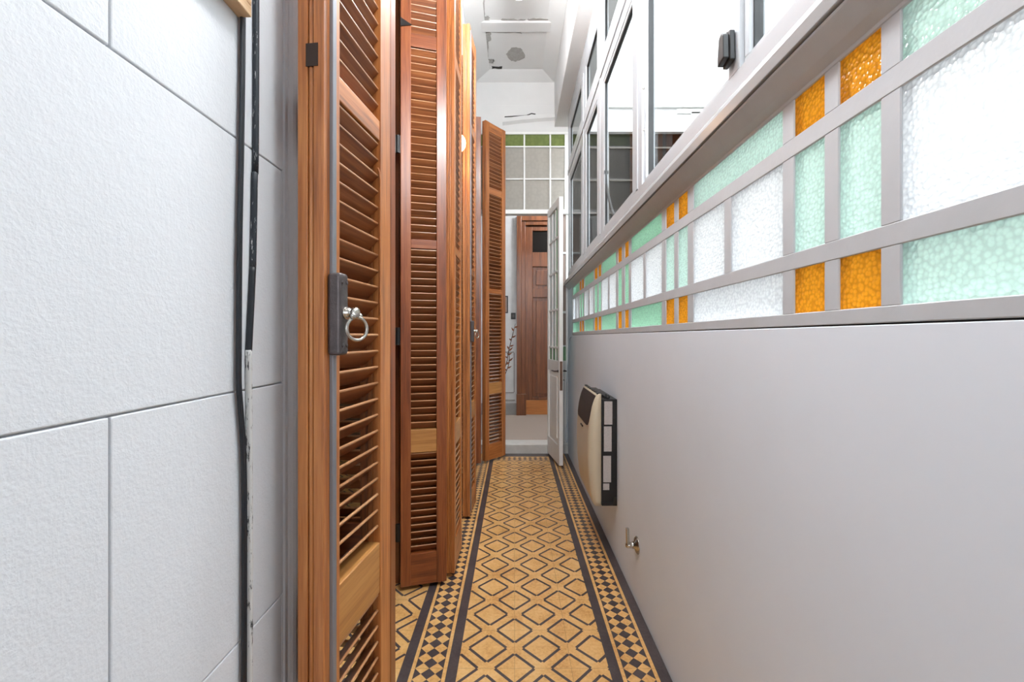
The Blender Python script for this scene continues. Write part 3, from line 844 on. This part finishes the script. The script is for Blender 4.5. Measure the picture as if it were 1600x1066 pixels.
for i in range(len(prof)-1):
    mb._f([rows[i][0], back[i][0], back[i+1][0], rows[i+1][0]]); mb._f([rows[i][-1], back[i][1], back[i+1][1], rows[i+1][-1]])
mb._f(rows[0] + [back[0][1], back[0][0]]); mb._f(rows[-1] + [back[-1][1], back[-1][0]])
mb._f([b_[0] for b_ in back] + [b_[1] for b_ in back][::-1])
cov = mb.build('front_cover', M['beige'], t, smooth=False)
for p in cov.data.polygons: p.use_smooth = len(p.vertices) == 4
# dark grille window on the upper front, with rounded lower corners
mb = MB(); gz = [.405, .412, .43, .47, .51, .54, .57]; gy0, gy1 = .030, .43
for g0, g1 in zip(gz, gz[1:]):
    i0 = .05 if g0 < .41 else (.022 if g0 < .42 else (.006 if g0 < .44 else 0)); i1 = .022 if g1 < .42 else (.006 if g1 < .44 else 0)
    for k in range(10):
        def pt(s_, z, ins):
            yy_ = gy0+ins + (gy1-gy0-2*ins)*s_; ss = yy_/.46; ed = min(ss, 1-ss)
            return Vector((-(depth(z) - .005*max(0, 1-ed/.10)**2) - .0025, yy_, z))
        a, b_, c, d = pt(k/10, g0, i0), pt((k+1)/10, g0, i0), pt((k+1)/10, g1, i1), pt(k/10, g1, i1)
        mb.prism([a, b_, c, d], (.004, 0, 0))
mb.build('grille', plain('dark_brown_grille', srgb(44, 36, 34), .45), t)['label'] = 'dark grille window'
mb = MB()
for k in range(6): mb.box(-.100, -.086, .02+.072*k, .075+.072*k, .576, .586)
mb.build('top_vents', M['black'], t)
mb = MB(); mb.box(-.1515, -.146, .20, .27, .372, .380); mb.build('name_badge', M['black'], t)
for z0, z1, a, c in ((.425, .545, -.068, -.026), (.285, .415, -.070, -.030), (.125, .262, -.073, -.033), (.085, .118, -.074, -.042)):
    mb = MB(); mb.box(a, c, -.0055, -.003, z0, z1); mb.build('sticker', M['sticker'], t)
tag(t, 'beige and black gas heater mounted on the white right wall', 'heater')

# gas valve
t = empty('gas_valve', (XR+.0005, 1.905, .262))
mb = MB(); mb.lathe([(.037, 0), (.037, .003), (.031, .009), (.016, .014), (.012, .03), (.013, .032), (.008, .05), (.004, .052)], (0, 0, 0), (-1, 0, 0), 24)
mb.build('rosette', M['steel'], t, smooth=True)
mb = MB(); mb.tube([(-.036, 0, -.002), (-.052, .0, -.004)], .006, 10); mb.prism([(-.036, -.009, -.010), (-.036, .009, -.010), (-.038, .008, .074), (-.038, -.008, .074)], (-.012, 0, 0))
mb.build('lever', M['steel'], t, bevel=.002)
tag(t, 'chrome gas valve with upright lever low on the right wall', 'valve')

# thin cable by the far corner
mb = MB()
pp = smooth_path([(.532, 4.12, 1.166), (.527, 4.2, 1.14), (.524, 4.25, 1.0), (.515, 4.3, .8), (.515, 4.33, .5), (.52, 4.33, .3), (.527, 4.33, .2), (.518, 4.32, .13), (.505, 4.31, .16), (.508, 4.32, .26), (.522, 4.325, .33)], 6)
mb.tube(pp, .004, 8)
tag(mb.build('thin_cable', M['bluecable'], smooth=True), 'thin pale cable dropping down the far corner behind the white door', 'cable')

# unseen globe lamp added to brighten the far room
t = empty('added_room_lamp', (.9, 5.4, 3.5))
mb = MB(); mb.lathe([(.05, 0), (.05, -.02), (.01, -.03), (.01, -.3)], (0, 0, 0), (0, 0, 1), 16); mb.build('rod', M['steel'], t)
mb = MB(); mb.lathe([(.11*math.sin(PI*k/12), -.4-.11*math.cos(PI*k/12)) for k in range(13)], (0, 0, 0), (0, 0, 1), 20); mb.build('lamp_globe', M['fill_lamp_white'], t, smooth=True)
tag(t, 'unseen white globe lamp added to brighten the far room', 'lamp')

# unseen globes added along the corridor ceiling as fill light
for py, ln in ((.58, 1.35), (1.22, 1.25), (2.38, .58), (2.92, .25)):
    t = empty('added_fill_pendant', (.03, py, ZC))
    mb = MB(); mb.lathe([(.05, 0), (.05, -.015), (.006, -.03), (.006, -ln+.10)], (0, 0, 0), (0, 0, 1), 14); mb.build('stem', M['steel'], t)
    mb = MB(); mb.lathe([(.10*math.sin(PI*k/12), -ln-.10*math.cos(PI*k/12)) for k in range(13)], (0, 0, 0), (0, 0, 1), 20); mb.build('lamp_globe', M['fill_lamp_soft' if py < .6 else ('fill_lamp_white' if ln > .3 else 'fill_lamp_dim')], t, smooth=True)
    tag(t, 'unseen white globe added under the corridor ceiling as fill light', 'lamp', 'added corridor fill lamps')
# ------------------------------------------------------------------ light
w = bpy.data.worlds.new('overcast_sky'); S.world = w; w.use_nodes = True
bg = w.node_tree.nodes['Background']; bg.inputs[0].default_value = (.86, .935, 1.0, 1); bg.inputs[1].default_value = 9.5
def portal(name, loc, rot, sx, sy):
    l = bpy.data.lights.new(name, 'AREA'); l.shape = 'RECTANGLE'; l.size = sx; l.size_y = sy; l.cycles.is_portal = True
    o = bpy.data.objects.new(name, l); o.location = loc; o.rotation_euler = rot; COL.objects.link(o)
portal('sky_portal', (1.28, .7, 4.28), (0, 0, 0), 1.45, 7.4)
portal('fill_hall_portal', (-.8, -4.2, 1.9), (PI/2, 0, 0), .7, 2.0)

# ------------------------------------------------------------------ camera
cam = bpy.data.cameras.new('camera'); co = bpy.data.objects.new('camera', cam); COL.objects.link(co)
cam.sensor_width = 36; cam.lens = 685/1600*36; cam.clip_start = .02
cam.shift_x = -(804-800)/1600; cam.shift_y = -(533-527)/1600
co.location = (0, 0, H); co.rotation_euler = (PI/2, 0, 0)
S.camera = co
vs = S.view_settings
vs.view_transform = 'Standard'; vs.look = 'None'; vs.gamma = 1; vs.use_curve_mapping = False; vs.exposure = 0.46
